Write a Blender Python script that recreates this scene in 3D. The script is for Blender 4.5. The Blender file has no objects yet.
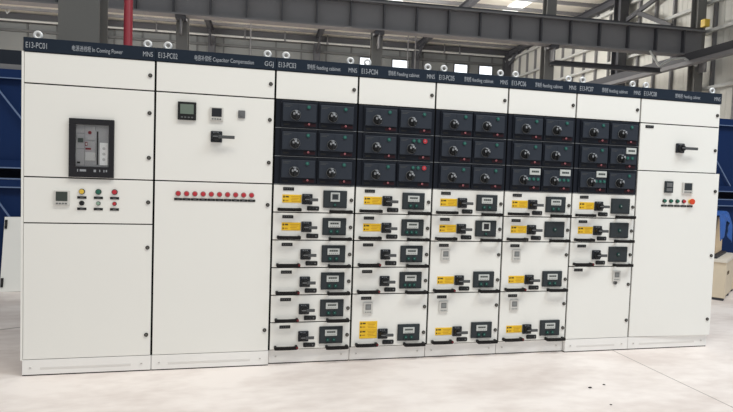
import bpy, bmesh, math, random
from mathutils import Vector, Matrix
random.seed(7)
SC = bpy.context.scene
COL = SC.collection

# ------------------------------------------------------------------ materials
def s2l(c):
    c /= 255.0
    return c / 12.92 if c <= 0.04045 else ((c + 0.055) / 1.055) ** 2.4

def mat(name, rgb, rough=0.5, metal=0.0, noise=0.0, nscale=6.0, emit=0.0, bump=0.0, coat=0.0, spec=0.5):
    m = bpy.data.materials.new(name); m.use_nodes = True
    nt = m.node_tree; b = nt.nodes['Principled BSDF']
    col = tuple(s2l(c) for c in rgb) + (1,)
    b.inputs['Base Color'].default_value = col
    b.inputs['Roughness'].default_value = rough
    b.inputs['Metallic'].default_value = metal
    b.inputs['Specular IOR Level'].default_value = spec
    if coat: b.inputs['Coat Weight'].default_value = coat
    if emit:
        b.inputs['Emission Color'].default_value = col
        b.inputs['Emission Strength'].default_value = emit
    if noise or bump:
        tc = nt.nodes.new('ShaderNodeTexCoord')
        n = nt.nodes.new('ShaderNodeTexNoise'); n.inputs['Scale'].default_value = nscale
        n.inputs['Detail'].default_value = 5
        nt.links.new(tc.outputs['Object'], n.inputs['Vector'])
        if noise:
            mx = nt.nodes.new('ShaderNodeMix'); mx.data_type = 'RGBA'
            mx.inputs['A'].default_value = tuple(max(0, v * (1 - noise)) for v in col[:3]) + (1,)
            mx.inputs['B'].default_value = tuple(min(1, v * (1 + noise)) for v in col[:3]) + (1,)
            nt.links.new(n.outputs['Fac'], mx.inputs['Factor'])
            nt.links.new(mx.outputs['Result'], b.inputs['Base Color'])
        if bump:
            bp = nt.nodes.new('ShaderNodeBump'); bp.inputs['Strength'].default_value = bump
            bp.inputs['Distance'].default_value = 0.002
            nt.links.new(n.outputs['Fac'], bp.inputs['Height'])
            nt.links.new(bp.outputs['Normal'], b.inputs['Normal'])
    return m

M = {}
M['paint'] = mat('cabinet_paint', (239, 239, 235), 0.45, noise=0.012, nscale=3, bump=0.03)
M['plinth'] = mat('plinth_paint', (242, 241, 239), 0.5, noise=0.05, nscale=5)
M['gasket_gap_shade'] = mat('door_gasket_gap_shade', (20, 20, 20), 0.9, spec=0.05)
M['navy'] = mat('header_navy', (32, 42, 55), 0.6, noise=0.05, spec=0.15)
M['letter'] = mat('header_letters', (168, 174, 182), 0.6, spec=0.2)
M['black'] = mat('black_plastic', (30, 31, 33), 0.5, noise=0.06, nscale=20, spec=0.3)
M['breakerblack'] = mat('breaker_panel_plastic', (24, 29, 39), 0.5, noise=0.05, spec=0.2)
M['face'] = mat('breaker_face_plastic', (46, 52, 62), 0.5, noise=0.06, nscale=9, spec=0.25)
M['handle'] = mat('handle_plastic', (26, 25, 26), 0.6, spec=0.2)
M['esc'] = mat('switch_escutcheon', (42, 45, 51), 0.5, spec=0.25)
M['knob'] = mat('knob_plastic', (26, 28, 31), 0.35, spec=0.35)
M['greyplastic'] = mat('grey_plastic', (104, 106, 108), 0.45)
M['lever'] = mat('lever_grey', (82, 84, 86), 0.5, spec=0.25)
M['mark'] = mat('printed_grey_mark', (150, 154, 160), 0.5)
M['seam'] = mat('metal_seam', (125, 128, 132), 0.4, metal=0.3)
M['unit'] = mat('display_unit_plastic', (50, 56, 60), 0.5, noise=0.05, spec=0.25)
M['lcd'] = mat('lcd_pale', (196, 200, 198), 0.3)
M['lcdgrey'] = mat('lcd_grey', (132, 136, 136), 0.3)
M['lcddark'] = mat('lcd_dark', (30, 32, 38), 0.2)
M['lcdgreen'] = mat('lcd_greenish', (108, 122, 112), 0.25)
M['screen'] = mat('meter_screen', (58, 66, 62), 0.25)
M['frame'] = mat('meter_frame', (205, 204, 200), 0.45)
M['gbutton'] = mat('green_button', (18, 62, 58), 0.45, spec=0.3)
M['gbright'] = mat('green_button_centre', (66, 118, 108), 0.4)
M['tealdot'] = mat('teal_green_lens', (22, 92, 84), 0.4)
M['red'] = mat('red_lamp', (186, 44, 56), 0.35)
M['rededge'] = mat('red_lamp_bezel', (150, 112, 112), 0.35)
M['redmark'] = mat('red_mark', (110, 40, 46), 0.5, spec=0.2)
M['redstrip'] = mat('dark_red_strip', (46, 24, 31), 0.5, spec=0.2)
M['beamdark'] = mat('dark_navy_beam', (36, 42, 52), 0.6, spec=0.2)
M['pinkmark'] = mat('pale_pink_mark', (176, 108, 116), 0.4)
M['orange'] = mat('orange_stop_button', (214, 72, 38), 0.35)
M['yellowlamp'] = mat('yellow_lamp', (226, 190, 70), 0.3)
M['greenlamp'] = mat('green_lamp', (30, 98, 80), 0.4)
M['palegreen'] = mat('pale_green_button', (140, 168, 150), 0.35)
M['yellow'] = mat('yellow_label', (240, 196, 38), 0.5, noise=0.06, nscale=30)
M['ink'] = mat('label_ink', (84, 62, 18), 0.6)
M['inkpale'] = mat('label_ink_pale', (196, 144, 26), 0.6)
M['lockring'] = mat('lock_ring', (58, 56, 54), 0.35, metal=0.4)
M['lockcore'] = mat('lock_core', (128, 126, 120), 0.35, metal=0.5)
M['eye'] = mat('lifting_eye_zinc', (226, 228, 230), 0.3, metal=0.2)
M['slot'] = mat('plinth_recess', (226, 224, 221), 0.6)
M['board'] = mat('breaker_board_grey', (150, 150, 152), 0.45)
M['boardpale'] = mat('breaker_board_pale', (178, 178, 178), 0.45)
M['white'] = mat('white_label', (222, 222, 222), 0.5)
M['acb'] = mat('breaker_window_frame', (36, 36, 40), 0.5, spec=0.25)
g = bpy.data.materials.new('clear_pane'); g.use_nodes = True
gb = g.node_tree.nodes['Principled BSDF']
gb.inputs['Transmission Weight'].default_value = 1; gb.inputs['Roughness'].default_value = 0.03
gb.inputs['IOR'].default_value = 1.05; gb.inputs['Base Color'].default_value = (0.96, 0.97, 0.98, 1)
M['pane'] = g
M['steel'] = mat('grey_painted_steel', (120, 120, 123), 0.55, noise=0.08, nscale=2)
M['steeldark'] = mat('dark_painted_steel', (72, 73, 78), 0.55, noise=0.08, nscale=2)
M['columnsteel'] = mat('column_steel', (112, 112, 110), 0.6, noise=0.08, nscale=1.5)
M['pipewhite'] = mat('pale_pipe', (190, 192, 190), 0.5)
M['redpipe'] = mat('red_pipe_paint', (176, 58, 72), 0.4)
M['roofsheet'] = mat('roof_sheet', (222, 218, 208), 0.6, noise=0.06, nscale=1)
M['wallsheet'] = mat('wall_sheet', (128, 131, 131), 0.6, noise=0.06, nscale=1)
M['endsheet'] = mat('end_wall_sheet', (206, 206, 200), 0.6, noise=0.05, nscale=1)
M['batten'] = mat('wall_batten', (98, 100, 101), 0.6)
M['window'] = mat('daylit_window', (235, 242, 250), 0.3, emit=1.6)
M['skylight'] = mat('daylit_skylight', (240, 243, 240), 0.4, emit=1.2)
M['blue'] = mat('blue_steel_paint', (13, 41, 86), 0.6, noise=0.10, nscale=2, spec=0.2)
M['blueline'] = mat('blue_steel_pale', (104, 124, 160), 0.5)
M['bluedark'] = mat('rack_interior_shade', (16, 20, 38), 0.7)
M['crate'] = mat('crate_plywood', (222, 208, 184), 0.65, noise=0.10, nscale=8)
M['cratelid'] = mat('crate_lid', (226, 218, 204), 0.65, noise=0.06, nscale=8)
M['strap'] = mat('dark_strap', (50, 50, 56), 0.6)
M['carton'] = mat('carton_board', (234, 208, 172), 0.7, noise=0.10, nscale=6)
M['cloth'] = mat('blue_tarpaulin', (44, 92, 168), 0.6, noise=0.22, nscale=14)
M['debris'] = mat('dark_debris', (52, 50, 48), 0.8)
M['joint'] = mat('floor_joint_filler', (168, 160, 156), 0.9)

def floor_mat():
    m = bpy.data.materials.new('concrete_floor'); m.use_nodes = True
    nt = m.node_tree; b = nt.nodes['Principled BSDF']
    tc = nt.nodes.new('ShaderNodeTexCoord')
    mp = nt.nodes.new('ShaderNodeMapping'); mp.inputs['Scale'].default_value = (0.8, 1.5, 1)
    nt.links.new(tc.outputs['Object'], mp.inputs['Vector'])
    n1 = nt.nodes.new('ShaderNodeTexNoise'); n1.inputs['Scale'].default_value = 1.3; n1.inputs['Detail'].default_value = 6
    n2 = nt.nodes.new('ShaderNodeTexNoise'); n2.inputs['Scale'].default_value = 9; n2.inputs['Detail'].default_value = 5
    nt.links.new(mp.outputs['Vector'], n1.inputs['Vector']); nt.links.new(mp.outputs['Vector'], n2.inputs['Vector'])
    r = nt.nodes.new('ShaderNodeValToRGB')
    r.color_ramp.elements[0].position = 0.33; r.color_ramp.elements[0].color = tuple(s2l(c) for c in (221, 209, 203)) + (1,)
    r.color_ramp.elements[1].position = 0.62; r.color_ramp.elements[1].color = tuple(s2l(c) for c in (245, 236, 231)) + (1,)
    ad = nt.nodes.new('ShaderNodeMath'); ad.operation = 'MULTIPLY_ADD'; ad.inputs[1].default_value = 0.35
    sub = nt.nodes.new('ShaderNodeMath'); sub.operation = 'SUBTRACT'; sub.inputs[1].default_value = 0.175
    nt.links.new(n2.outputs['Fac'], ad.inputs[0]); nt.links.new(n1.outputs['Fac'], ad.inputs[2])
    nt.links.new(ad.outputs[0], sub.inputs[0]); nt.links.new(sub.outputs[0], r.inputs['Fac'])
    nt.links.new(r.outputs['Color'], b.inputs['Base Color'])
    b.inputs['Roughness'].default_value = 0.5
    b.inputs['Specular IOR Level'].default_value = 0.35
    return m
M['floor'] = floor_mat()

# ------------------------------------------------------------------ mesh helpers
class MB:
    """collects shapes into one mesh; materials are numbered in order of first use"""
    def __init__(self):
        self.bm = bmesh.new(); self.mats = []
    def mi(self, key):
        if key not in self.mats: self.mats.append(key)
        return self.mats.index(key)
    def box(self, x0, x1, y0, y1, z0, z1, m, bev=0.0):
        t = bmesh.new()
        vs = [t.verts.new((x, y, z)) for x in (x0, x1) for y in (y0, y1) for z in (z0, z1)]
        for f in ((0, 1, 3, 2), (4, 6, 7, 5), (0, 4, 5, 1), (2, 3, 7, 6), (0, 2, 6, 4), (1, 5, 7, 3)):
            t.faces.new([vs[i] for i in f])
        bmesh.ops.recalc_face_normals(t, faces=t.faces)
        if bev: bmesh.ops.bevel(t, geom=t.edges[:], offset=bev, segments=2, affect='EDGES', profile=0.5)
        return self.add(t, m)
    def add(self, t, m, smooth=False):
        i = self.mi(m)
        for f in t.faces: f.material_index = i; f.smooth = smooth
        me = bpy.data.meshes.new('tmp'); t.to_mesh(me); t.free()
        self.bm.from_mesh(me); bpy.data.meshes.remove(me)
        return self
    def cyl(self, p0, p1, r, m, seg=16, r1=None, bev=0.0):
        p0, p1 = Vector(p0), Vector(p1); d = p1 - p0
        t = bmesh.new()
        bmesh.ops.create_cone(t, cap_ends=True, segments=seg, radius1=r, radius2=r if r1 is None else r1, depth=d.length)
        if bev:
            es = [e for e in t.edges if abs(e.verts[0].co.z - e.verts[1].co.z) < 1e-6]
            bmesh.ops.bevel(t, geom=es, offset=bev, segments=2, affect='EDGES', profile=0.5)
        q = Vector((0, 0, 1)).rotation_difference(d.normalized())
        bmesh.ops.transform(t, matrix=Matrix.Translation((p0 + p1) / 2) @ q.to_matrix().to_4x4(), verts=t.verts)
        self.add(t, m)
        return self
    def disc(self, x, z, y0, y1, r, m, seg=16, bev=0.0, r1=None):
        return self.cyl((x, y1, z), (x, y0, z), r, m, seg, r1, bev)     # axis along y, front at y0
    def bar(self, p0, p1, w, h, m):
        """square bar between two points"""
        p0, p1 = Vector(p0), Vector(p1); d = (p1 - p0); L = d.length; d.normalize()
        up = Vector((0, 0, 1)) if abs(d.z) < 0.95 else Vector((0, 1, 0))
        s = d.cross(up).normalized(); u = s.cross(d).normalized()
        t = bmesh.new()
        vs = []
        for k in (0, L):
            for a, b in ((-1, -1), (1, -1), (1, 1), (-1, 1)):
                vs.append(t.verts.new(p0 + d * k + s * (a * w / 2) + u * (b * h / 2)))
        for f in ((0, 1, 2, 3), (7, 6, 5, 4), (0, 4, 5, 1), (1, 5, 6, 2), (2, 6, 7, 3), (3, 7, 4, 0)):
            t.faces.new([vs[i] for i in f])
        bmesh.ops.recalc_face_normals(t, faces=t.faces)
        return self.add(t, m)
    def torus(self, c, R, r, m, axis='y', seg=24, rs=8):
        t = bmesh.new(); rings = []
        for i in range(seg):
            a = 2 * math.pi * i / seg; ring = []
            for j in range(rs):
                b = 2 * math.pi * j / rs
                rr = R + r * math.cos(b); q = (rr * math.cos(a), r * math.sin(b), rr * math.sin(a))
                ring.append(t.verts.new((c[0] + q[0], c[1] + q[1], c[2] + q[2])))
            rings.append(ring)
        for i in range(seg):
            for j in range(rs):
                t.faces.new((rings[i][j], rings[i][(j + 1) % rs], rings[(i + 1) % seg][(j + 1) % rs], rings[(i + 1) % seg][j]))
        bmesh.ops.recalc_face_normals(t, faces=t.faces)
        return self.add(t, m, True)
    def tube(self, pts, r, m, seg=8):
        for a, b in zip(pts, pts[1:]): self.cyl(a, b, r, m, seg)
        return self
    def ibeam(self, p0, p1, depth, width, tf, tw, m, mweb=None):
        """I section, web vertical for level beams; p0, p1 on the centre line"""
        p0, p1 = Vector(p0), Vector(p1); d = (p1 - p0).normalized()
        up = Vector((0, 0, 1)) if abs(d.z) < 0.9 else HE2
        o = up * (depth / 2 - tf / 2)
        self.bar2(p0 + o, p1 + o, width, tf, m, up); self.bar2(p0 - o, p1 - o, width, tf, m, up)
        self.bar2(p0, p1, tw, depth - 2 * tf, mweb or m, up)
        return self
    def bar2(self, p0, p1, w, h, m, up):
        p0, p1 = Vector(p0), Vector(p1); d = (p1 - p0); L = d.length; d.normalize()
        s = d.cross(up).normalized(); u = s.cross(d).normalized()
        t = bmesh.new(); vs = []
        for k in (0, L):
            for a, b in ((-1, -1), (1, -1), (1, 1), (-1, 1)):
                vs.append(t.verts.new(p0 + d * k + s * (a * w / 2) + u * (b * h / 2)))
        for f in ((0, 1, 2, 3), (7, 6, 5, 4), (0, 4, 5, 1), (1, 5, 6, 2), (2, 6, 7, 3), (3, 7, 4, 0)):
            t.faces.new([vs[i] for i in f])
        bmesh.ops.recalc_face_normals(t, faces=t.faces)
        return self.add(t, m)
    def mesh(self, name):
        me = bpy.data.meshes.new(name); self.bm.to_mesh(me); self.bm.free()
        for k in self.mats: me.materials.append(M[k])
        return me

def link(name, me, parent=None, loc=(0, 0, 0)):
    o = bpy.data.objects.new(name, me); COL.objects.link(o)
    o.location = loc
    if parent is not None: o.parent = parent
    return o

CACHE = {}
def shared(key, builder):
    if key not in CACHE: CACHE[key] = builder().mesh(key)
    return CACHE[key]

def tag(o, label, cat, group=None, kind=None):
    o['label'] = label; o['category'] = cat
    if group: o['group'] = group
    if kind: o['kind'] = kind
    return o

def thing(name, loc, label, cat, group=None):
    o = bpy.data.objects.new(name, None); COL.objects.link(o); o.location = loc
    o.empty_display_size = 0.2
    return tag(o, label, cat, group)

def struct(name, mb, label, cat, loc=(0, 0, 0), group=None):
    o = link(name, mb.mesh(name), None, loc)
    return tag(o, label, cat, group, 'structure')

def text(body, x0, x1, zc, cap, parent, y=-0.0085, name='lettering', m='letter'):
    """flat raised lettering fitted between x0 and x1 on a front facing -y"""
    cu = bpy.data.curves.new(name, 'FONT'); cu.body = body; cu.size = 1.0; cu.extrude = 0.0
    to = bpy.data.objects.new('tmp_text', cu); COL.objects.link(to)
    bpy.context.view_layer.update()
    me = bpy.data.meshes.new_from_object(to.evaluated_get(bpy.context.evaluated_depsgraph_get()))
    bpy.data.objects.remove(to); bpy.data.curves.remove(cu)
    xs = [v.co.x for v in me.vertices]; ys = [v.co.y for v in me.vertices]
    if not xs: return None
    ax, bx = min(xs), max(xs)
    kx = (x1 - x0) / (bx - ax); kz = cap / 0.69
    for v in me.vertices:
        v.co = ((v.co.x - ax) * kx + x0, y, v.co.y * kz + zc - cap / 2)
    me.name = name; me.materials.clear(); me.materials.append(M[m])
    return link(name, me, parent)

# ------------------------------------------------------------------ switchgear sub-assemblies (origin at lower left of their own cell)
def lock_mb():
    mb = MB(); mb.disc(0, 0, -0.008, 0.004, 0.0135, 'lockring', 16, 0.002); mb.disc(0, 0, -0.0095, -0.006, 0.0065, 'lockcore', 12)
    mb.box(-0.0055, 0.0055, -0.0102, -0.009, -0.0014, 0.0014, 'lockring'); return mb
def put_lock(parent, x, z, y=0.0): return link('quarter_turn_lock', shared('quarter_turn_lock', lock_mb), parent, (x, y, z))

def slab(x0, x1, z0, z1, m='paint', t=0.018, y0=0.0):
    mb = MB(); mb.box(x0, x1, y0, y0 + t, z0, z1, m, 0.0018); return mb

def nameplate_mb():
    mb = MB(); mb.box(0, 0.078, -0.004, 0.001, 0, 0.023, 'black', 0.001)
    for i, w in enumerate((0.012, 0.012, 0.012, 0.012)): mb.box(0.009 + i * 0.016, 0.009 + i * 0.016 + w * 0.7, -0.0045, -0.0035, 0.009, 0.014, 'greyplastic')
    return mb
def yellow_mb(h=0.058):
    mb = MB(); mb.box(0, 0.137, -0.0025, 0.001, 0, h, 'yellow', 0.0006)
    for q in range(2 if h > 0.1 else 1):
        z = h - 0.062 * q if h > 0.1 else h
        mb.box(0.006, 0.018, -0.0031, -0.002, z - 0.023, z - 0.009, 'ink'); mb.box(0.023, 0.046, -0.0031, -0.002, z - 0.021, z - 0.010, 'ink')
        mb.box(0.006, 0.016, -0.0031, -0.002, z - 0.049, z - 0.037, 'ink')
        mb.box(0.022, 0.044, -0.0031, -0.002, z - 0.048, z - 0.038, 'inkpale')
        for k in range(4): mb.box(0.062 + 0.004 * (k % 2), 0.125 - 0.008 * (k % 3), -0.0031, -0.002, z - 0.016 - k * 0.0115, z - 0.012 - k * 0.0115, 'inkpale')
    if h > 0.1: mb.box(0, 0.137, -0.0031, -0.002, h / 2 - 0.001, h / 2 + 0.001, 'inkpale')
    return mb
def rotary_mb(s=0.076, reach=0.073):
    """square escutcheon, round boss and a lever reaching to the right"""
    mb = MB(); c = s / 2
    mb.box(0, s, -0.016, 0.001, 0, s, 'esc', 0.005)
    mb.disc(c, c, -0.042, -0.014, s * 0.40, 'knob', 20, 0.004, r1=s * 0.36)
    mb.box(c - 0.012, c + 0.014, -0.056, -0.040, c - 0.020, c + 0.016, 'knob', 0.003)
    mb.box(c - 0.004, c + reach, -0.054, -0.042, c - 0.013 * s / 0.076, c + 0.009 * s / 0.076, 'lever', 0.003)
    for k in range(3): mb.box(0.016 + k * 0.014, 0.024 + k * 0.014, -0.0168, -0.0155, s - 0.011, s - 0.006, 'mark')
    mb.box(c - 0.022, c + 0.010, -0.0568, -0.0555, c - 0.004, c + 0.004, 'greyplastic')
    return mb
def interlock_mb():
    mb = MB(); mb.box(0, 0.088, -0.009, 0.001, -0.002, 0.030, 'black', 0.007)
    for k in range(3): mb.disc(0.020 + 0.025 * k, 0.014, -0.0105, -0.008, 0.0055, 'unit' if k != 2 else 'greyplastic', 10)
    return mb
def display_mb(kind):
    mb = MB(); W, H = 0.175, 0.126
    mb.box(0, W, -0.013, 0.001, 0, H, 'unit', 0.003)
    mb.box(0.008, W - 0.008, -0.0145, -0.012, 0.006, H - 0.006, 'unit', 0.001)
    if kind in ('lcd2', 'lcd3'):
        mb.box(0.041, 0.131, -0.019, -0.012, 0.058, 0.104, 'lcd', 0.002)
        mb.box(0.054, 0.119, -0.0196, -0.0185, 0.080, 0.094, 'lcdgrey')
        for k in range(4): mb.box(0.057 + 0.0155 * k, 0.068 + 0.0155 * k, -0.0202, -0.019, 0.082, 0.092, 'screen')
        for k in range(5): mb.box(0.053 + 0.0145 * k, 0.061 + 0.0145 * k, -0.0196, -0.0185, 0.064, 0.069, 'lcdgrey')
        xs = (0.062, 0.108) if kind == 'lcd2' else (0.042, 0.078, 0.114)
        for x in xs:
            mb.disc(x, 0.028, -0.022, -0.012, 0.0145, 'gbutton', 14, 0.002); mb.disc(x, 0.030, -0.024, -0.021, 0.0058, 'gbright', 10)
    elif kind in ('metergrey', 'meterblack'):
        mb.box(0.052, 0.120, -0.021, -0.012, 0.046, 0.112, 'lcd', 0.002)
        if kind == 'metergrey':
            mb.box(0.061, 0.111, -0.0216, -0.0205, 0.058, 0.104, 'lcdgrey'); mb.box(0.066, 0.106, -0.0222, -0.021, 0.064, 0.098, 'unit')
        else:
            mb.box(0.065, 0.108, -0.0216, -0.0205, 0.058, 0.102, 'lcddark')
        mb.disc(0.086, 0.022, -0.021, -0.012, 0.0115, 'gbutton', 14, 0.002); mb.disc(0.086, 0.023, -0.0225, -0.020, 0.0045, 'gbright', 10)
    else:
        mb.disc(0.086, 0.063, -0.021, -0.012, 0.0155, 'gbutton', 16, 0.002); mb.disc(0.086, 0.064, -0.024, -0.020, 0.006, 'lcdgrey', 10)
        mb.box(0.055, 0.117, -0.0152, -0.014, 0.036, 0.039, 'screen')
    return mb
def handle_mb(redtip):
    mb = MB(); n = 6; L = 0.168
    pts = []
    for i in range(n + 1):
        f = i / n; pts.append((0.008 + f * (L - 0.016), -0.038 - 0.004 * math.sin(math.pi * f), 0.010))
    for a, b in zip(pts, pts[1:]): mb.bar((a[0] - 0.001, a[1], a[2]), (b[0] + 0.001, b[1], b[2]), 0.016, 0.023, 'handle')
    for x in (0.0, L - 0.018): mb.box(x, x + 0.018, -0.046, 0.001, -0.001, 0.021, 'handle', 0.003)
    if redtip: mb.box(L - 0.014, L + 0.002, -0.049, -0.040, 0.004, 0.020, 'redmark', 0.003)
    return mb
def smallmeter_mb():
    mb = MB(); mb.box(0, 0.073, -0.012, 0.001, 0, 0.087, 'frame', 0.003)
    mb.box(0.016, 0.058, -0.014, -0.011, 0.034, 0.074, 'greyplastic'); mb.box(0.021, 0.053, -0.0146, -0.0135, 0.040, 0.068, 'lcdgrey')
    for k in range(4): mb.box(0.013 + k * 0.013, 0.021 + k * 0.013, -0.014, -0.011, 0.012, 0.019, 'lcdgrey')
    return mb

def drawer(cab, z0, z1, w, disp, yellow='one', meter=False):
    d = link('drawer', slab(0.007, w - 0.007, 0.004, z1 - z0 - 0.004).mesh('drawer_front'), cab, (0, 0, z0))
    h = z1 - z0
    link('nameplate', shared('nameplate', nameplate_mb), d, (0.072, 0, h - 0.043))
    if yellow == 'one': link('warning_label', shared('warning_label', yellow_mb), d, (0.068, 0, 0.070))
    if yellow == 'two': link('warning_label', shared('warning_label_double', lambda: yellow_mb(0.13)), d, (0.066, 0, 0.064))
    link('rotary_switch', shared('rotary_switch', rotary_mb), d, (0.208, 0, 0.060))
    link('interlock_plate', shared('interlock_plate', interlock_mb), d, (0.247, 0, 0.018))
    link('display_unit', shared('display_' + disp, lambda: display_mb(disp)), d, (0.363, 0, 0.039))
    rt = z0 < 0.9
    link('pull_handle', shared('pull_handle_%d' % rt, lambda: handle_mb(rt)), d, (0.036, 0, 0.012))
    link('pull_handle', shared('pull_handle_0', lambda: handle_mb(False)), d, (0.411, 0, 0.003))
    put_lock(d, 0.573, 0.097)
    if meter:
        link('meter', shared('small_meter', smallmeter_mb), d, (0.089, 0, h - 0.150))
        put_lock(d, 0.573, h - 0.104)
    return d

def breaker_mb(wide):
    mb = MB(); W, H = wide, 0.186
    mb.box(0, W, -0.012, 0.001, 0, H, 'breakerblack', 0.003)
    mb.box(0.010, W - 0.010, -0.026, -0.010, 0.040, H - 0.018, 'face', 0.004)
    mb.box(0.165, W - 0.012, -0.0145, -0.011, 0.010, 0.032, 'redstrip')
    mb.box(0.020, 0.060, -0.0145, -0.011, 0.012, 0.024, 'black')
    for k in range(2): mb.box(0.020, 0.075 - 0.014 * k, -0.0268, -0.0255, H - 0.034 - 0.010 * k, H - 0.031 - 0.010 * k, 'lever')
    mb.box(0.118, 0.119, -0.0268, -0.0255, 0.046, H - 0.024, 'breakerblack')
    return mb
def breakerknob_mb():
    mb = MB()
    mb.disc(0, 0, -0.052, -0.024, 0.036, 'knob', 24, 0.004, r1=0.031)
    mb.disc(0, -0.002, -0.066, -0.050, 0.024, 'knob', 20, 0.004)
    mb.box(-0.008, 0.008, -0.080, -0.050, -0.034, 0.022, 'knob', 0.004)
    mb.box(-0.021, -0.008, -0.0675, -0.065, -0.002, 0.014, 'mark'); mb.box(0.008, 0.021, -0.0675, -0.065, -0.002, 0.010, 'mark')
    mb.box(-0.0075, 0.0075, -0.0812, -0.079, 0.006, 0.021, 'mark'); mb.box(-0.010, 0.010, -0.0545, -0.051, 0.024, 0.032, 'mark')
    mb.torus((0, -0.030, 0), 0.034, 0.003, 'greyplastic', seg=20, rs=6)
    return mb
def dot_mb(m1, m2, r=0.013):
    mb = MB(); mb.disc(0, 0, -0.034, -0.024, r, m1, 16, 0.002); mb.disc(-0.001, 0.001, -0.036, -0.033, r * 0.42, m2, 10); return mb
def trip_mb():
    mb = MB(); mb.disc(0, 0, -0.022, -0.011, 0.0075, 'pinkmark', 12, 0.0015); mb.disc(0, 0, -0.0235, -0.021, 0.003, 'redmark', 8); return mb
def topdisplay_mb(n):
    mb = MB(); mb.box(0, 0.094, -0.034, -0.025, 0, 0.050, 'lcd', 0.002)
    mb.box(0.016, 0.080, -0.0347, -0.0335, 0.018, 0.034, 'lcdgrey')
    for k in range(4): mb.box(0.019 + k * 0.0155, 0.030 + k * 0.0155, -0.0353, -0.034, 0.020, 0.032, 'screen')
    return mb

def breaker_row(cab, z0, w, spec):
    """spec: two letters, one per breaker: p plain, r red and green lamps, d display and two buttons, t display and three buttons"""
    bp = MB(); bp.box(0.008, w - 0.003, 0.002, 0.018, z0 + 0.001, z0 + 0.199, 'breakerblack', 0.002)
    bp.box(0.006, w - 0.006, -0.001, 0.006, z0 - 0.0012, z0 + 0.0035, 'seam')
    link('breaker_panel', bp.mesh('breaker_panel'), cab)
    for k, s in enumerate(spec):
        x = 0.044 if k == 0 else 0.312
        W = 0.260 if k == 0 else 0.264
        b = link('circuit_breaker', shared('circuit_breaker_%d' % k, lambda: breaker_mb(W)), cab, (x, 0.002, z0 + 0.008))
        link('rotary_handle', shared('breaker_knob', breakerknob_mb), b, (0.101, 0, 0.085))
        link('trip_indicator', shared('trip_indicator', trip_mb), b, (0.198, 0, 0.026))
        if s == 'p':
            link('green_button', shared('green_dot', lambda: dot_mb('tealdot', 'gbright')), b, (0.193, 0, 0.145))
        elif s == 'r':
            for q in (0.118, 0.158): link('green_button', shared('green_dot', lambda: dot_mb('tealdot', 'gbright')), b, (q, 0, 0.145))
            o = link('red_lamp', shared('red_dot', lambda: dot_mb('red', 'pinkmark', 0.017)), b, (0.206, 0, 0.145))
        else:
            link('display', shared('top_display', lambda: topdisplay_mb(2)), b, (0.150, 0, 0.126))
            for q in ((0.150, 0.188, 0.226) if s == 't' else (0.168, 0.212)):
                link('green_button', shared('green_dot', lambda: dot_mb('tealdot', 'gbright')), b, (q, 0, 0.092))

def lamp_mb(m, r=0.015, bezel='lockring'):
    mb = MB(); mb.disc(0, 0, -0.008, 0.001, r, bezel, 18, 0.002); mb.disc(0, 0, -0.020, -0.006, r * 0.78, m, 18, 0.004); return mb
def selector_mb():
    mb = MB(); mb.disc(0, 0, -0.010, 0.001, 0.016, 'black', 18, 0.002); mb.disc(0, 0, -0.022, -0.008, 0.012, 'knob', 16, 0.002)
    mb.bar((-0.009, -0.026, 0.009), (0.009, -0.026, -0.009), 0.010, 0.007, 'black'); mb.disc(-0.006, 0.006, -0.031, -0.026, 0.0025, 'white', 8); return mb
def tagplate_mb(w=0.056):
    mb = MB(); mb.box(-w / 2, w / 2, -0.004, 0.001, -0.008, 0.008, 'black', 0.001)
    mb.box(-0.010, 0.010, -0.0046, -0.0035, -0.003, 0.002, 'greyplastic'); return mb
def squaremeter_mb(w, h, scr, border='frame', btn=True):
    mb = MB(); mb.box(0, w, -0.014, 0.001, 0, h, border, 0.003)
    mb.box(w * 0.13, w * 0.87, -0.0165, -0.013, h * 0.30, h * 0.92, scr, 0.001)
    if btn:
        for k in range(4): mb.box(w * (0.14 + 0.19 * k), w * (0.27 + 0.19 * k), -0.0165, -0.013, h * 0.09, h * 0.18, 'greyplastic')
    return mb

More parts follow.
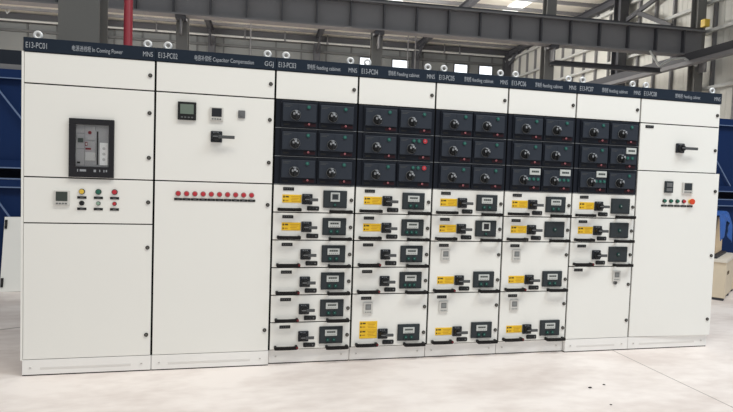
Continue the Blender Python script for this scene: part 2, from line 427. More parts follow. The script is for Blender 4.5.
# ------------------------------------------------------------------ the cabinets
def cabinet(x0, w, label, code, chinese, english, series, recessed=False, txt=None, code_w=0.122):
    c = thing('switchgear_cabinet', (x0, 0, 0), label, 'electrical cabinet', 'cabinets of the switchgear row')
    b = MB(); b.box(0.004, w - 0.004, 0.018, 0.90, 0.105, 2.112, 'paint')
    if x0 == 0: b.box(-0.008, 0.0045, -0.002, 0.90, 0.105, 2.112, 'paint')
    if x0 > 4.5: b.box(w - 0.0045, w, 0.012, 0.90, 0.105, 2.112, 'paint')
    link('body', b.mesh('cabinet_body'), c)
    gk = MB(); gk.box(0.0003 if x0 else 0.005, w - (0.0003 if x0 < 4.5 else 0.005), 0.0125, 0.0195, 0.107, 2.112, 'gasket_gap_shade'); link('gasket_gap_shade', gk.mesh('gasket_gap_shade'), c)  # near-black sheet: rubber seals plus painted shade in the gaps between doors
    hd = MB(); hd.box(0.001, w - 0.001, -0.006, 0.90, 2.112, 2.2, 'navy', 0.003)
    h = link('header_panel', hd.mesh('header_panel'), c)
    text(code, 0.017, 0.017 + code_w, 2.151, 0.036, h)
    cx0, cx1, ex0, ex1 = txt
    text(chinese, cx0, cx1, 2.151, 0.028, h)
    text(english, ex0, ex1, 2.151, 0.027, h)
    text(series, w - 0.080, w - 0.018, 2.151, 0.032, h)
    y0 = 0.030 if recessed else 0.0
    p = MB(); p.box(0.002, w - 0.002, y0, 0.88, 0.007, 0.106, 'plinth', 0.002); p.box(0.003, w - 0.003, y0 + 0.003, 0.87, 0.0, 0.008, 'gasket_gap_shade')  # thin near-black foot strip paints the contact shade under the plinth
    if not recessed:
        p.box(0.11, w - 0.13, y0 - 0.0015, y0 + 0.002, 0.040, 0.056, 'slot', 0.001)
    pl = link('plinth', p.mesh('plinth'), c)
    for q in (0.052, w - 0.062):
        mb = MB(); mb.disc(0, 0, -0.005, 0.001, 0.008, 'slot', 12, 0.0015); mb.box(-0.005, 0.005, -0.0056, -0.004, -0.001, 0.001, 'lockring')
        CACHE.setdefault('plinth_screw', None)
        if CACHE['plinth_screw'] is None: CACHE['plinth_screw'] = mb.mesh('plinth_screw')
        link('screw', CACHE['plinth_screw'], pl, (q, y0, 0.055))
    def eye():
        mb = MB(); mb.cyl((0, 0, -0.005), (0, 0, 0.006), 0.020, 'eye', 16); mb.torus((0, 0, 0.027), 0.0205, 0.0088, 'eye'); return mb
    for q in (0.072, w - 0.058):
        link('lifting_eye', shared('lifting_eye', eye), c, (q, 0.045, 2.2))
    t = link('top_panel', slab(0.007, w - 0.007, 1.915, 2.108).mesh('top_panel'), c)
    put_lock(t, w - 0.033, 2.012)
    return c

def door(c, w, z0, z1, locks, name='door'):
    d = link(name, slab(0.007, w - 0.007, z0 + 0.004, z1 - 0.004).mesh(name), c)
    for z in locks: put_lock(d, w - 0.034, z)
    return d

# incoming power cabinet
C1 = cabinet(0.0, 0.8, 'leftmost white cabinet of the row, with a tall black framed breaker window', 'E13-PC01', '电源进线柜', 'In Coming Power', 'MNS', txt=(0.287, 0.400, 0.408, 0.594), code_w=0.122)
d = door(C1, 0.8, 1.310, 1.910, (1.761, 1.461))
W0, W1, Z0, Z1 = 0.266, 0.539, 1.314, 1.697   # drawn flush, then set a little right
fr = MB()
for b in ((W0, W1, 1.660, Z1), (W0, W1, Z0, 1.384), (W0, 0.304, 1.384, 1.660), (0.508, W1, 1.384, 1.660)):
    fr.box(b[0], b[1], -0.030, 0.004, b[2], b[3], 'acb', 0.002)
for k, (a, b_) in enumerate(((0.318, 0.324), (0.334, 0.372), (0.418, 0.432), (0.452, 0.458), (0.478, 0.484), (0.492, 0.500))):
    fr.box(a, b_, -0.0308, -0.029, 1.350 + 0.002 * (k % 2), 1.366, 'mark')
F1 = link('breaker_window_frame', fr.mesh('breaker_window_frame'), C1, (0.009, 0.008, 0.003))
ab = MB(); ab.box(0.304, 0.508, -0.012, 0.004, 1.384, 1.660, 'board')
ab.box(0.360, 0.424, -0.018, -0.011, 1.560, 1.650, 'board', 0.002); ab.box(0.360, 0.424, -0.018, -0.011, 1.440, 1.552, 'board', 0.002)
ab.box(0.362, 0.424, -0.020, -0.011, 1.425, 1.478, 'boardpale', 0.002)
ab.box(0.318, 0.350, -0.019, -0.011, 1.542, 1.570, 'screen', 0.001); ab.box(0.314, 0.332, -0.017, -0.011, 1.404, 1.416, 'black')
ab.box(0.358, 0.360, -0.014, -0.011, 1.39, 1.655, 'greyplastic'); ab.box(0.310, 0.356, -0.013, -0.011, 1.500, 1.503, 'greyplastic')
ab.box(0.310, 0.356, -0.013, -0.011, 1.600, 1.603, 'greyplastic')
ab.box(0.362, 0.376, -0.0195, -0.017, 1.520, 1.546, 'redmark'); ab.box(0.366, 0.373, -0.020, -0.017, 1.525, 1.541, 'boardpale')
ab.box(0.364, 0.398, -0.0195, -0.017, 1.496, 1.508, 'redmark'); ab.disc(0.390, 1.608, -0.021, -0.017, 0.011, 'redmark', 14)
ab.box(0.432, 0.441, -0.0135, -0.011, 1.398, 1.618, 'black')
ab.box(0.450, 0.500, -0.0135, -0.011, 1.398, 1.545, 'white', 0.001)
for k in range(3): ab.disc(0.476, 1.435 + 0.036 * k, -0.0142, -0.013, 0.010, 'boardpale', 12)
link('air_circuit_breaker', ab.mesh('air_circuit_breaker'), F1)
pn = MB(); pn.box(0.302, 0.510, -0.0265, -0.0245, 1.382, 1.662, 'pane'); link('pane', pn.mesh('window_pane'), F1)
d = door(C1, 0.8, 1.010, 1.310, (1.160,))
link('meter', shared('meter_left', lambda: squaremeter_mb(0.094, 0.098, 'screen')), d, (0.187, 0, 1.128))
for x, z, m in ((0.353, 1.222, 'yellowlamp'), (0.454, 1.223, 'greenlamp'), (0.554, 1.224, 'red'), (0.454, 1.146, 'palegreen'), (0.554, 1.146, 'red')):
    small = z < 1.2
    link('push_button' if small else 'indicator_lamp', shared('lamp_%s_%d' % (m, small), lambda: lamp_mb(m, 0.014 if small else 0.019)), d, (x, 0, z))
link('selector_switch', shared('selector', selector_mb), d, (0.353, 0, 1.146))
for x in (0.353, 0.454, 0.554):
    for z in (1.183, 1.108): link('tag_plate', shared('tag_plate', tagplate_mb), d, (x, 0, z))
door(C1, 0.8, 0.106, 1.010, (0.852, 0.252))

# capacitor cabinet
C2 = cabinet(0.8, 0.8, 'white cabinet second from left, with a row of ten red lamps', 'E13-PC02', '电容补偿柜', 'Capacitor Compensation', 'GGJ', txt=(0.250, 0.360, 0.370, 0.646), code_w=0.122)
d = door(C2, 0.8, 1.310, 1.910, (1.761, 1.460))
def ctrl_mb():
    mb = MB(); mb.box(0, 0.120, -0.018, 0.001, 0, 0.122, 'black', 0.003); mb.box(0.016, 0.104, -0.0205, -0.016, 0.040, 0.106, 'lcdgreen', 0.001)
    for k in range(4): mb.box(0.022 + 0.022 * k, 0.034 + 0.022 * k, -0.0205, -0.016, 0.014, 0.022, 'greyplastic')
    return mb
link('compensation_controller', ctrl_mb().mesh('compensation_controller'), d, (0.147, 0, 1.728))
link('meter', shared('meter_black', lambda: squaremeter_mb(0.090, 0.094, 'lcddark')), d, (0.358, 0, 1.733))
sq = MB(); sq.box(0, 0.048, -0.012, 0.001, 0, 0.054, 'greyplastic', 0.004); sq.disc(0.024, 0.027, -0.016, -0.010, 0.014, 'greyplastic', 16, 0.002)
link('square_push_button', sq.mesh('square_push_button'), d, (0.547, 0, 1.761))
link('rotary_switch', shared('rotary_switch_long', lambda: rotary_mb(0.077, 0.122)), d, (0.366, 0, 1.586))
d = door(C2, 0.8, 0.106, 1.310, (1.160, 0.260))
for k in range(10):
    x = 0.159 + 0.0548 * k
    link('indicator_lamp', shared('lamp_red_ten', lambda: lamp_mb('red', 0.0185, 'rededge')), d, (x, 0, 1.226))
    link('tag_plate', shared('tag_plate_short', lambda: tagplate_mb(0.053)), d, (x, 0, 1.187))

FT = (0.219, 0.277, 0.286, 0.460)
C3 = cabinet(1.6, 0.6, 'white feeder cabinet beside the ten red lamp cabinet, with six equal drawers', 'E13-PC03', '馈电柜', 'feeding cabinet', 'MNS', True, FT)
C4 = cabinet(2.2, 0.6, 'white feeder cabinet with a double yellow label on its bottom drawer', 'E13-PC04', '馈电柜', 'Feeding cabinet', 'MNS', True, FT)
C5 = cabinet(2.8, 0.6, 'white feeder cabinet whose second drawer has a small black square screen', 'E13-PC05', '馈电柜', 'feeding cabinet', 'MNS', True, FT)
C6 = cabinet(3.4, 0.6, 'white feeder cabinet with two displays in its bottom breaker row', 'E13-PC06', '馈电柜', 'feeding cabinet', 'MNS', True, FT)
C7 = cabinet(4.0, 0.6, 'white feeder cabinet with three drawers above a tall blank lower panel', 'E13-PC07', '馈电柜', 'feeding cabinet', 'MNS', False, FT)
for c, rows in ((C3, ('pp', 'pp', 'pp')), (C4, ('pp', 'pr', 'pr')), (C5, ('pp', 'pp', 'pp')), (C6, ('pp', 'pp', 'tt')), (C7, ('pp', 'pd', 'tp'))):
    for k, s in enumerate(rows): breaker_row(c, 1.71 - 0.2 * k, 0.6, s)
drawer(C3, 1.11, 1.31, 0.6, 'metergrey')
drawer(C3, 0.91, 1.11, 0.6, 'lcd2')
for z in (0.71, 0.51, 0.31, 0.11): drawer(C3, z, z + 0.2, 0.6, 'lcd2', None)
drawer(C4, 1.11, 1.31, 0.6, 'lcd2'); drawer(C4, 0.91, 1.11, 0.6, 'lcd3')
drawer(C4, 0.71, 0.91, 0.6, 'lcd2', None); drawer(C4, 0.51, 0.71, 0.6, 'lcd3', None)
drawer(C4, 0.11, 0.51, 0.6, 'lcd2', 'two', True)
for c, second in ((C5, 'meterblack'), (C6, 'plain')):
    drawer(c, 1.11, 1.31, 0.6, 'lcd2'); drawer(c, 0.91, 1.11, 0.6, second)
    drawer(c, 0.51, 0.91, 0.6, 'lcd2', 'one', True); drawer(c, 0.11, 0.51, 0.6, 'lcd2', 'one', True)
drawer(C7, 1.11, 1.31, 0.6, 'plain'); drawer(C7, 0.91, 1.11, 0.6, 'plain'); drawer(C7, 0.71, 0.91, 0.6, 'plain', None)
d = link('lower_panel', slab(0.007, 0.593, 0.110, 0.706).mesh('lower_panel'), C7)
put_lock(d, 0.571, 0.558); put_lock(d, 0.571, 0.254)
link('nameplate', shared('nameplate', nameplate_mb), d, (0.053, 0, 0.670))
link('meter', shared('small_meter', smallmeter_mb), d, (0.414, 0, 0.587))
ks = MB(); ks.disc(0, 0, -0.012, 0.001, 0.016, 'greyplastic', 16, 0.002); ks.disc(0, 0, -0.016, -0.010, 0.008, 'lockring', 12)
link('key_switch', ks.mesh('key_switch'), d, (0.443, 0, 0.574))

# end feeder cabinet, lower door a little ajar
C8 = cabinet(4.6, 0.8, 'rightmost white cabinet of the row, its lower door slightly ajar', 'E13-PC08', '馈电柜', 'Feeding cabinet', 'MNS', False, (0.322, 0.397, 0.409, 0.574))
d = door(C8, 0.8, 1.515, 1.910, (1.711,))
link('nameplate', shared('nameplate', nameplate_mb), d, (0.055, 0, 1.870))
link('rotary_switch', shared('rotary_switch_wide', lambda: rotary_mb(0.080, 0.140)), d, (0.362, 0, 1.676))
d = link('door', slab(0.0, 0.794, 0.110, 1.511).mesh('ajar_door'), C8, (0.006, -0.001, 0))
d.rotation_euler = (0, 0, math.radians(-2.0))
for z in (1.360, 0.805, 0.250): put_lock(d, 0.760, z)
gm = MB(); gm.box(0, 0.078, -0.016, 0.001, 0, 0.098, 'unit', 0.004); gm.box(0.012, 0.066, -0.019, -0.015, 0.050, 0.084, 'greyplastic', 0.001)
gm.box(0.012, 0.066, -0.019, -0.015, 0.012, 0.040, 'greyplastic', 0.001)
link('protection_relay', gm.mesh('protection_relay'), d, (0.257, 0, 1.336))
link('meter', shared('meter_right', lambda: squaremeter_mb(0.098, 0.096, 'unit')), d, (0.431, 0, 1.334))
for k, m in enumerate(('greenlamp', 'greenlamp', 'greenlamp', 'red')):
    link('push_button', shared('lamp_door_' + m, lambda: lamp_mb(m, 0.017)), d, (0.265 + 0.0625 * k, 0, 1.267))
es = MB(); es.disc(0, 0, -0.012, 0.001, 0.019, 'yellowlamp', 18, 0.002); es.disc(0, 0, -0.026, -0.010, 0.014, 'orange', 16); es.disc(0, 0, -0.034, -0.020, 0.025, 'orange', 20, 0.005)
link('emergency_stop', es.mesh('emergency_stop'), d, (0.517, 0, 1.267))
for k in range(5): link('tag_plate', shared('tag_plate', tagplate_mb), d, (0.265 + 0.0625 * k, 0, 1.227))

# ------------------------------------------------------------------ the hall, on its own axes (a along the crane girder, b across the hall)
CAM = Vector((1.2725, -4.1473, 1.3716))
ANG = math.radians(-3.6)
HE1 = Vector((math.cos(ANG), math.sin(ANG), 0)); HE2 = Vector((-math.sin(ANG), math.cos(ANG), 0))
HALL = Matrix.Translation((CAM.x, CAM.y, 0)) @ Matrix.Rotation(ANG, 4, 'Z')
def H(a, b, z): return HALL @ Vector((a, b, z))
def hstruct(name, mb, label, cat, group=None):
    """mesh built in hall axes; placed with the hall's own rotation"""
    o = struct(name, mb, label, cat, group=group); o.matrix_world = HALL; return o
_he1, _he2 = HE1, HE2
HE2 = Vector((0, 1, 0))            # inside hall meshes the axes are plain x and y

fl = MB(); fl.box(-40, 40, -30, 50, -0.2, 0.0, 'floor'); struct('floor', fl, 'pale mottled concrete floor under the switchgear row', 'floor')
def joint(p, q, w, label, n):
    mb = MB(); p = Vector(p + (0,)); q = Vector(q + (0,)); mb.bar2(p, q, w, 0.0016, 'joint', Vector((0, 0, 1)))
    struct(n, mb, label, 'floor joint')
joint((4.46, 0.15), (4.38, -3.0), 0.007, 'thin dark joint line crossing the floor at right', 'trim_1')
joint((-3.2, -0.17), (-0.02, 1.497), 0.020, 'thin dark joint line on the floor left of the row', 'trim_2')

AE = 15.5     # end wall
w = MB(); w.box(-34, AE, 36.2, 36.4, 0, 10.6, 'wallsheet')
a = -33.6
while a < AE: w.box(a, a + 0.08, 36.12, 36.2, 0, 9.5, 'batten'); a += 1.55
w.box(-34, AE, 36.0, 36.2, 9.0, 9.14, 'batten'); w.box(-34, AE, 35.7, 36.2, 9.55, 9.95, 'steeldark')
hstruct('wall_back', w, 'grey sheet far wall of the hall behind the cabinets', 'wall')
w = MB(); w.box(AE, AE + 0.2, 8, 36.4, 0, 12.5, 'endsheet')
b = 8.5
while b < 36: w.box(AE - 0.12, AE, b, b + 0.09, 0, 12.3, 'steel'); b += 1.06
b = 8.2
while b < 36: w.box(AE - 0.008, AE, b, b + 0.03, 0, 12.3, 'endsheet'); b += 0.265
for z in (4.9, 6.9, 7.9, 9.2): w.box(AE - 0.24, AE - 0.10, 8, 36.2, z, z + 0.11, 'pipewhite')
hstruct('wall_right', w, 'pale ribbed end wall at the right of the hall', 'wall')
r = MB(); r.box(-34, AE, 17.5, 36.4, 10.0, 10.06, 'roofsheet')
b = 18.0
while b < 36: r.box(-34, AE, b, b + 0.12, 9.84, 10.0, 'steel'); b += 1.5
b = 18.0
while b < 36.2: r.box(-34, AE, b, b + 0.2, 9.985, 10.0, 'roofsheet'); b += 0.75
hstruct('ceiling', r, 'ribbed sheet roof of the far bay seen above the girder', 'ceiling')
for k, (a0, b0) in enumerate(((6.0, 0), (11.9, 0))):
    s = MB(); s.box(a0 - 0.4, a0 + 0.4, 19, 29, 9.955, 9.975, 'skylight')
    hstruct('window_%d' % (k + 10), s, ('left one of the two bright skylight strips above the girder', 'right one of the two bright skylight strips above the girder')[k], 'skylight', 'roof skylight strips')
WL = ((5.75, 6.6), (7.84, 8.84), (11.93, 12.77), (13.62, 14.47))
WN = ('leftmost bright window of the far wall, half behind a column', 'bright far window just right of the middle steel column', 'bright far window, left one of the right hand pair', 'bright far window, right one of the right hand pair')
for k, (a0, a1) in enumerate(WL):
    s = MB(); s.box(a0, a1, 36.06, 36.16, 7.4, 8.9, 'window')
    for q in (a0 - 0.05, a1): s.box(q, q + 0.05, 36.03, 36.2, 7.35, 8.95, 'batten')
    s.box(a0, a1, 36.03, 36.2, 8.9, 8.95, 'batten'); s.box(a0, a1, 36.03, 36.2, 7.35, 7.4, 'batten')
    hstruct('window_%d' % (k + 1), s, WN[k], 'window', 'windows of the far wall')

# crane girder with web stiffeners
gd = MB(); gd.ibeam((-34, 18, 6.41), (14.85, 18, 6.41), 0.88, 0.42, 0.05, 0.03, 'steel')
a = -33.2
while a < 14.7: gd.box(a, a + 0.045, 17.83, 17.99, 6.02, 6.80, 'steeldark'); a += 1.05
gd.box(-34, 14.85, 17.93, 18.07, 6.85, 6.95, 'steeldark')
hstruct('crane_girder', gd, 'long grey crane girder with stiffener plates crossing above the row', 'girder')
# columns of the girder line and of the far wall
NEARC = ((-2.51, 'slim grey column under the girder above the second cabinet'),
         (3.44, 'grey column with a corbel under the girder above the fourth cabinet'), (9.32, 'grey column under the girder above the sixth cabinet'),
         (14.98, 'dark column at the right end of the crane girder'))
for a, lab in NEARC:
    cmb = MB(); cmb.ibeam((a, 18.36, 0), (a, 18.36, 10.0), 0.34, 0.34, 0.03, 0.03, 'columnsteel')
    cmb.box(a - 0.15, a + 0.15, 17.85, 18.3, 5.86, 5.97, 'steeldark'); cmb.box(a - 0.02, a + 0.02, 17.85, 18.3, 5.45, 5.9, 'steel')
    hstruct('steel_column', cmb, lab, 'steel column', 'columns of the girder line')
FARC = ((-9.4, 'far wall column at the left, nearest the huge near column'), (-3.2, 'far wall column left of the slim girder column'), (3.0, 'far wall column above the third cabinet'),
        (9.2, 'far wall column between the two pairs of far windows'), (15.3, 'far corner column where the end wall starts'))
for a, lab in FARC:
    cmb = MB(); cmb.ibeam((a, 35.6, 0), (a, 35.6, 9.75), 0.5, 0.40, 0.03, 0.03, 'steeldark')
    hstruct('steel_column', cmb, lab, 'steel column', 'columns of the far wall')
    rb = MB(); rb.ibeam((a, 17.6, 9.66), (a, 35.8, 9.66), 0.34, 0.26, 0.03, 0.03, 'steeldark')
    rb.bar((a, 35.4, 8.9), (a, 33.9, 9.5), 0.10, 0.20, 'steeldark')
    hstruct('roof_beam', rb, lab.replace('far wall column', 'dark roof beam landing on the far wall').replace('far corner column', 'dark roof beam along the far corner'), 'roof beam', 'roof beams of the far bay')
# end wall column and braces
cmb = MB(); cmb.ibeam((15.0, 23.0, 0), (15.0, 23.0, 12), 0.5, 0.4, 0.03, 0.03, 'steeldark'); hstruct('steel_column', cmb, 'dark wind column standing mid way along the pale end wall', 'steel column')
for p, q, lab in (((15.1, 22.0, 8.62), (15.1, 19.9, 7.55), 'dark diagonal brace falling right above the girder end'),
                  ((15.1, 25.6, 7.95), (15.1, 20.4, 8.95), 'dark diagonal brace rising right on the end wall')):
    mb = MB(); mb.bar(p, q, 0.10, 0.17, 'steeldark'); hstruct('wall_brace', mb, lab, 'brace')
st = MB(); st.ibeam((9.3, 18.1, 5.43), (13.4, 18.1, 5.43), 0.16, 0.16, 0.02, 0.02, 'steeldark'); hstruct('strut_beam', st, 'slim dark strut under the girder reaching right from its column', 'beam')
rb = MB(); rb.bar2((14.2, 24.5, 5.86), (14.2, 8, 5.86), 0.26, 0.26, 'steeldark', Vector((0, 0, 1))); rb.bar2((14.05, 24.5, 5.62), (14.05, 8, 5.62), 0.24, 0.13, 'steel', Vector((0, 0, 1)))
hstruct('runway_beam', rb, 'dark runway beam with pale lower flange sloping through the upper right corner', 'beam')
# cable loop below the girder end
hose = MB(); hose.tube([(12.6, 17.6, 5.95), (12.9, 17.5, 5.45), (13.4, 17.6, 5.72), (13.9, 17.6, 5.80), (14.3, 17.5, 5.55), (14.5, 17.6, 5.9)], 0.035, 'pipewhite')
o = hstruct('cable_loop', hose, 'pale cable loop hanging under the right girder end', 'cable')
yb = MB(); yb.box(14.72, 14.92, 17.72, 17.92, 6.96, 7.22, 'yellowlamp', 0.01); hstruct('end_stop', yb, 'yellow buffer block on top of the girder end', 'buffer')
# pale service pipe along the far wall with its hangers
pp = thing('service_pipe', (0, 0, 0), 'long pale service pipe running under the far eaves', 'pipe'); pp['kind'] = 'structure'; pp.matrix_world = HALL
mb = MB(); mb.cyl((-34, 35.4, 9.47), (15.0, 35.4, 9.47), 0.06, 'pipewhite', 10); link('pipe_run', mb.mesh('pipe_run'), pp)
for a in (-17.0, -11.0, -6.3, -1.3, 1.05, 3.6, 11.0, 12.0):
    mb = MB(); mb.cyl((a, 35.4, 9.47), (a, 35.4, 10.0), 0.03, 'steel', 8); mb.cyl((a, 35.4, 9.40), (a, 35.4, 9.54), 0.09, 'steel', 10); link('hanger', mb.mesh('hanger'), pp)
# drop rods hanging from the roof in front of it
for a, b in ((-0.9, 33.0), (8.05, 33), (8.5, 33)):
    mb = MB(); mb.cyl((a, b, 10.0), (a, b, 7.4), 0.035, 'steel', 8); hstruct('drop_rod', mb, 'slim grey rod hanging from the far roof behind the girder', 'rod', 'drop rods from the far roof')

# huge near column and red pipe
nc = MB(); nc.ibeam((-2.885, 10.0, 0), (-2.885, 10.0, 10.5), 0.50, 0.60, 0.03, 0.03, 'columnsteel')
nc.bar2((-2.885 + 0.13, 10.0, 0), (-2.885 + 0.13, 10.0, 10.5), 0.02, 0.44, 'columnsteel', HE2)
hstruct('steel_column', nc, 'huge grey steel column rising just behind the leftmost cabinet', 'steel column')
rp = thing('fire_pipe', (0, 0, 0), 'vertical red fire pipe behind the leftmost cabinet', 'pipe'); rp['kind'] = 'structure'; rp.matrix_world = HALL
mb = MB(); mb.cyl((-2.215, 10.0, 0), (-2.215, 10.0, 10.5), 0.068, 'redpipe', 20); link('pipe_run', mb.mesh('red_pipe_run'), rp)
for z in (2.8, 6.0): mb = MB(); mb.cyl((-2.215, 10.0, z), (-2.215, 10.0, z + 0.10), 0.088, 'redpipe', 20); link('coupling', mb.mesh('coupling'), rp)

for p, q, lab in (((-14.6, 35.2, 11.0), (-14.1, 35.2, 9.75), 'pale thin brace rod falling right in the upper left corner'), ((-13.2, 35.2, 11.0), (-14.1, 35.2, 9.75), 'pale thin brace rod falling left in the upper left corner')):
    mb = MB(); mb.cyl(p, (q[0], q[1], q[2]), 0.03, 'pipewhite', 8); hstruct('brace_rod', mb, lab, 'brace')

# ------------------------------------------------------------------ blue braced steel rack behind the row
RX0, RX1, RY = -4.0, 11.5, 3.1
R = thing('blue_steel_rack', (RX0, RY, 0), 'long blue braced steel rack standing behind the white cabinets', 'rack')
def rpart(name, fn):
    mb = MB(); fn(mb); return link(name, mb.mesh(name), R)
LX = RX1 - RX0
rpart('back_sheet', lambda m: (m.box(0, LX, 0.05, 0.09, 1.36, 2.36, 'blue'), m.box(0, LX, 0.05, 0.09, 0.0, 1.14, 'blue')))
rpart('shelf', lambda m: m.box(0, LX, 0.0, 0.9, 1.141, 1.20, 'blue'))
rpart('interior_shade', lambda m: m.box(0, LX, 0.55, 0.60, 1.20, 1.36, 'bluedark'))  # near-black sheet puts shade into the rack's open slot
rpart('beam', lambda m: m.box(0, LX, -0.02, 0.09, 2.355, 2.45, 'blue', 0.004))
rpart('beam', lambda m: (m.box(0, LX, -0.03, 0.09, 1.36, 1.44, 'blue', 0.004), m.box(0, LX, -0.034, -0.028, 1.350, 1.364, 'blueline')))
rpart('beam', lambda m: (m.box(0, LX, -0.03, 0.05, 1.135, 1.225, 'blue', 0.004), m.box(0, LX, -0.034, -0.028, 1.228, 1.242, 'blueline'), m.box(0, LX, -0.034, -0.028, 1.132, 1.146, 'blueline')))
rpart('top_rail', lambda m: m.box(0, LX, -0.024, -0.018, 2.345, 2.357, 'blueline'))
P_ = 0.935
x = -1.30 - RX0 - 3 * P_ + P_ * 0
n = 0
while x + 0.72 < LX:
    if x > 0:
        rpart('brace', lambda m: m.bar((x, -0.005, 2.36), (x + 0.72, -0.005, 1.40), 0.016, 0.016, 'blueline'))
        rpart('brace', lambda m: m.bar((x, -0.005, 1.14), (x + 0.72, -0.005, 0.05), 0.016, 0.016, 'blueline'))
    x += P_; n += 1
for x in (0.0, 3.6, 7.3, 11.0, LX - 0.12):
    rpart('upright', lambda m: m.box(x, x + 0.12, 0.09, 0.9, 0, 2.45, 'blue'))
db = thing('steel_beam', (-4.0, 3.16, 0), 'dark grey beam lying on top of the rack at left', 'beam')
mb = MB(); mb.box(0, 4.2, 0, 0.20, 2.515, 2.675, 'beamdark', 0.004); link('beam_body', mb.mesh('beam_body'), db)
mb = MB(); mb.box(0, 4.2, -0.01, 0.20, 2.45, 2.515, 'steel', 0.004); link('sole_plate', mb.mesh('sole_plate'), db)

# white panel leaning on the rack
lp = thing('cabinet_panel', (-1.10, 2.86, 0), 'loose white cabinet panel leaning on the blue rack at far left', 'panel')
mb = MB(); mb.box(0, 0.62, 0, 0.022, 0.0, 0.83, 'paint', 0.003); ps = link('panel_sheet', mb.mesh('panel_sheet'), lp); ps.rotation_euler = (math.radians(-13), math.radians(-0.9), 0)
for z in (0.745, 0.10):
    mb = MB(); mb.box(0.010, 0.034, -0.018, 0.001, z - 0.05, z + 0.05, 'black', 0.003); mb.box(0.014, 0.030, -0.022, -0.016, z - 0.02, z + 0.02, 'lockring'); link('hinge', mb.mesh('hinge'), ps)

# crate, carton and tarpaulin at the right
cr = thing('wooden_crate', (7.306, 1.702, 0), 'pale wooden crate on the floor right of the row', 'crate'); cr.rotation_euler = (0, 0, math.radians(38))
mb = MB(); mb.box(0, 1.0, 0, 0.75, 0.03, 0.475, 'crate', 0.004); link('crate_body', mb.mesh('crate_body'), cr)
mb = MB(); mb.box(-0.02, 1.02, -0.02, 0.77, 0.475, 0.515, 'cratelid', 0.004); link('lid', mb.mesh('crate_lid'), cr)
for x0_ in (0.0, 0.45, 0.9): mb = MB(); mb.box(x0_, x0_ + 0.1, 0.0, 0.75, 0.0, 0.03, 'strap'); link('skid', mb.mesh('skid'), cr)
for x0_ in (0.0, 0.92): mb = MB(); mb.box(x0_, x0_ + 0.08, -0.012, 0.001, 0.03, 0.475, 'crate', 0.002); link('batten', mb.mesh('crate_batten'), cr)
mb = MB(); mb.box(0.25, 0.42, -0.004, 0.001, 0.30, 0.34, 'ink'); link('stencil_mark', mb.mesh('stencil_mark'), cr)
ct = thing('carton', (7.27, 1.86, 0.515), 'tan carton standing on the pale crate beside the last cabinet', 'carton'); ct.rotation_euler = (0, 0, math.radians(38))
mb = MB(); mb.box(0, 0.8, 0, 0.5, 0.03, 0.52, 'carton', 0.012); link('carton_body', mb.mesh('carton_body'), ct)
mb = MB(); mb.box(-0.05, 0.85, -0.05, 0.55, 0.0, 0.03, 'strap', 0.003); link('base_board', mb.mesh('base_board'), ct)
# draped tarpaulin, a folded cloth surface over the carton
bm = bmesh.new(); NX, NY = 40, 34; rows = []
for j in range(NY + 1):
    v = j / NY; row = []
    for i in range(NX + 1):
        u = i / NX
        x = -0.03 + 0.88 * u
        s = v * 1.02
        drop = 0.36 * (0.55 + 0.45 * math.sin(2.1 + u * 5.0)) + 0.10 * u
        wob = 0.018 * math.sin(u * 21 + v * 3) + 0.012 * math.sin(u * 37)
        if s < 0.5: y = 0.53 - s * 1.16; z = 0.560 + 0.018 * math.sin(u * 17 + v * 9)
        else:
            t = (s - 0.5) / 0.52; y = -0.05 - 0.03 * math.sin(min(1, t * 2) * math.pi / 2) + wob * min(1, t * 2.5); z = 0.560 - drop * t
        row.append(bm.verts.new((x, y, z)))
    rows.append(row)
for j in range(NY):
    for i in range(NX): 
        f = bm.faces.new((rows[j][i], rows[j][i + 1], rows[j + 1][i + 1], rows[j + 1][i])); f.smooth = True
me = bpy.data.meshes.new('tarpaulin'); bm.to_mesh(me); bm.free(); me.materials.append(M['cloth'])
tp = link('tarpaulin', me, None, (7.27, 1.86, 0.515)); tp.rotation_euler = (0, 0, math.radians(38))
so = tp.modifiers.new('thickness', 'SOLIDIFY'); so.thickness = 0.006; so.offset = 1
tag(tp, 'crumpled blue tarpaulin draped over the tan carton', 'tarpaulin')

# specks on the floor
for k, (px, py, s) in enumerate(((3.709, -0.765, 0.010), (3.845, -0.727, 0.007), (3.657, -1.054, 0.006))):
    bm = bmesh.new(); bmesh.ops.create_icosphere(bm, subdivisions=2, radius=1)
    for v in bm.verts: v.co *= 0.75 + 0.4 * random.random()
    bmesh.ops.scale(bm, vec=(s * 1.5, s, s * 0.45), verts=bm.verts)
    mz = min(v.co.z for v in bm.verts)
    for v in bm.verts: v.co.z -= mz
    me = bpy.data.meshes.new('debris_chip'); bm.to_mesh(me); bm.free(); me.materials.append(M['debris'])
    tag(link('debris_chip', me, None, (px, py, 0.0)), ('largest dark chip lying on the bare floor at right', 'dark chip on the floor just behind the largest one', 'tiny dark chip on the floor nearest the camera')[k], 'debris', 'chips on the floor')

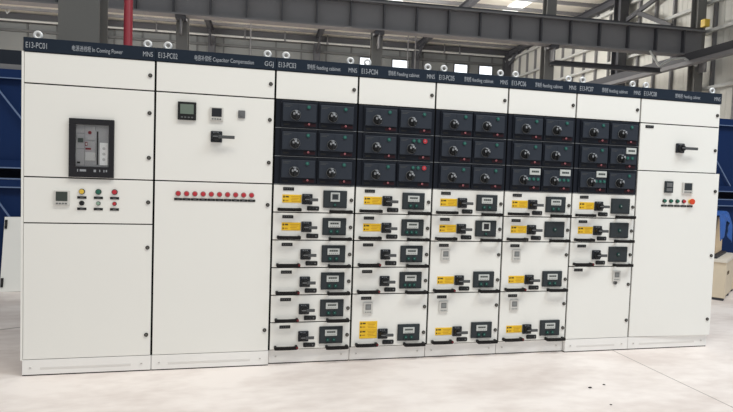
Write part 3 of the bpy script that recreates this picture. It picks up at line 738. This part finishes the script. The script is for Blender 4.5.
# ------------------------------------------------------------------ light
wd = bpy.data.worlds.new('overcast'); SC.world = wd; wd.use_nodes = True
bg = wd.node_tree.nodes['Background']; bg.inputs['Color'].default_value = (0.95, 0.985, 1.0, 1); bg.inputs['Strength'].default_value = 0.47
def area(name, loc, target, sx, sy, power, col):
    l = bpy.data.lights.new(name, 'AREA'); l.shape = 'RECTANGLE'; l.size = sx; l.size_y = sy; l.energy = power; l.color = col
    o = bpy.data.objects.new(name, l); COL.objects.link(o); o.location = loc
    o.rotation_euler = (Vector(target) - Vector(loc)).to_track_quat('-Z', 'Y').to_euler(); return o
area('hall_lamp', (2.0, -4.0, 9.0), (2.0, -3.0, 0), 6.0, 2.0, 330, (1.0, 0.93, 0.80))
area('hall_lamp', (6.2, -2.9, 7.5), (5.8, -2.2, 0), 3.5, 2.0, 300, (0.86, 0.94, 1.0))

def far_fill(a, b, power):
    l = bpy.data.lights.new('far_bay_fill', 'POINT'); l.shadow_soft_size = 0.25; l.energy = power; l.color = (1.0, 0.97, 0.92)
    o = bpy.data.objects.new('far_bay_fill', l); COL.objects.link(o); o.location = H(a, b, 8.2)
for a, pw in ((-18, 800), (-12, 800), (-6.3, 800), (-0.1, 800), (6.1, 700), (11.0, 330)): far_fill(a, 24.0, pw)  # added point lights, out of view behind the girder, brighten the far bay

# ------------------------------------------------------------------ camera
cd = bpy.data.cameras.new('camera'); cam = bpy.data.objects.new('camera', cd); COL.objects.link(cam)
cd.sensor_width = 36.0; cd.sensor_fit = 'HORIZONTAL'; cd.lens = 577.34 / 733 * 36.0; cd.clip_end = 300
yaw, pitch, roll = 0.2404, -0.0477, 0.0336
f = Vector((math.sin(yaw) * math.cos(pitch), math.cos(yaw) * math.cos(pitch), math.sin(pitch)))
r0 = Vector((math.cos(yaw), -math.sin(yaw), 0)); u0 = r0.cross(f)
rr = math.cos(roll) * r0 + math.sin(roll) * u0; uu = -math.sin(roll) * r0 + math.cos(roll) * u0
mw = Matrix.Identity(4)
for i in range(3): mw[i][0] = rr[i]; mw[i][1] = uu[i]; mw[i][2] = -f[i]; mw[i][3] = CAM[i]
cam.matrix_world = mw
SC.camera = cam
SC.view_settings.view_transform = 'Standard'; SC.view_settings.look = 'None'; SC.view_settings.gamma = 1.0
SC.view_settings.use_curve_mapping = False; SC.view_settings.exposure = 0.0
SC.cycles.use_denoising = True
bpy.context.view_layer.update()
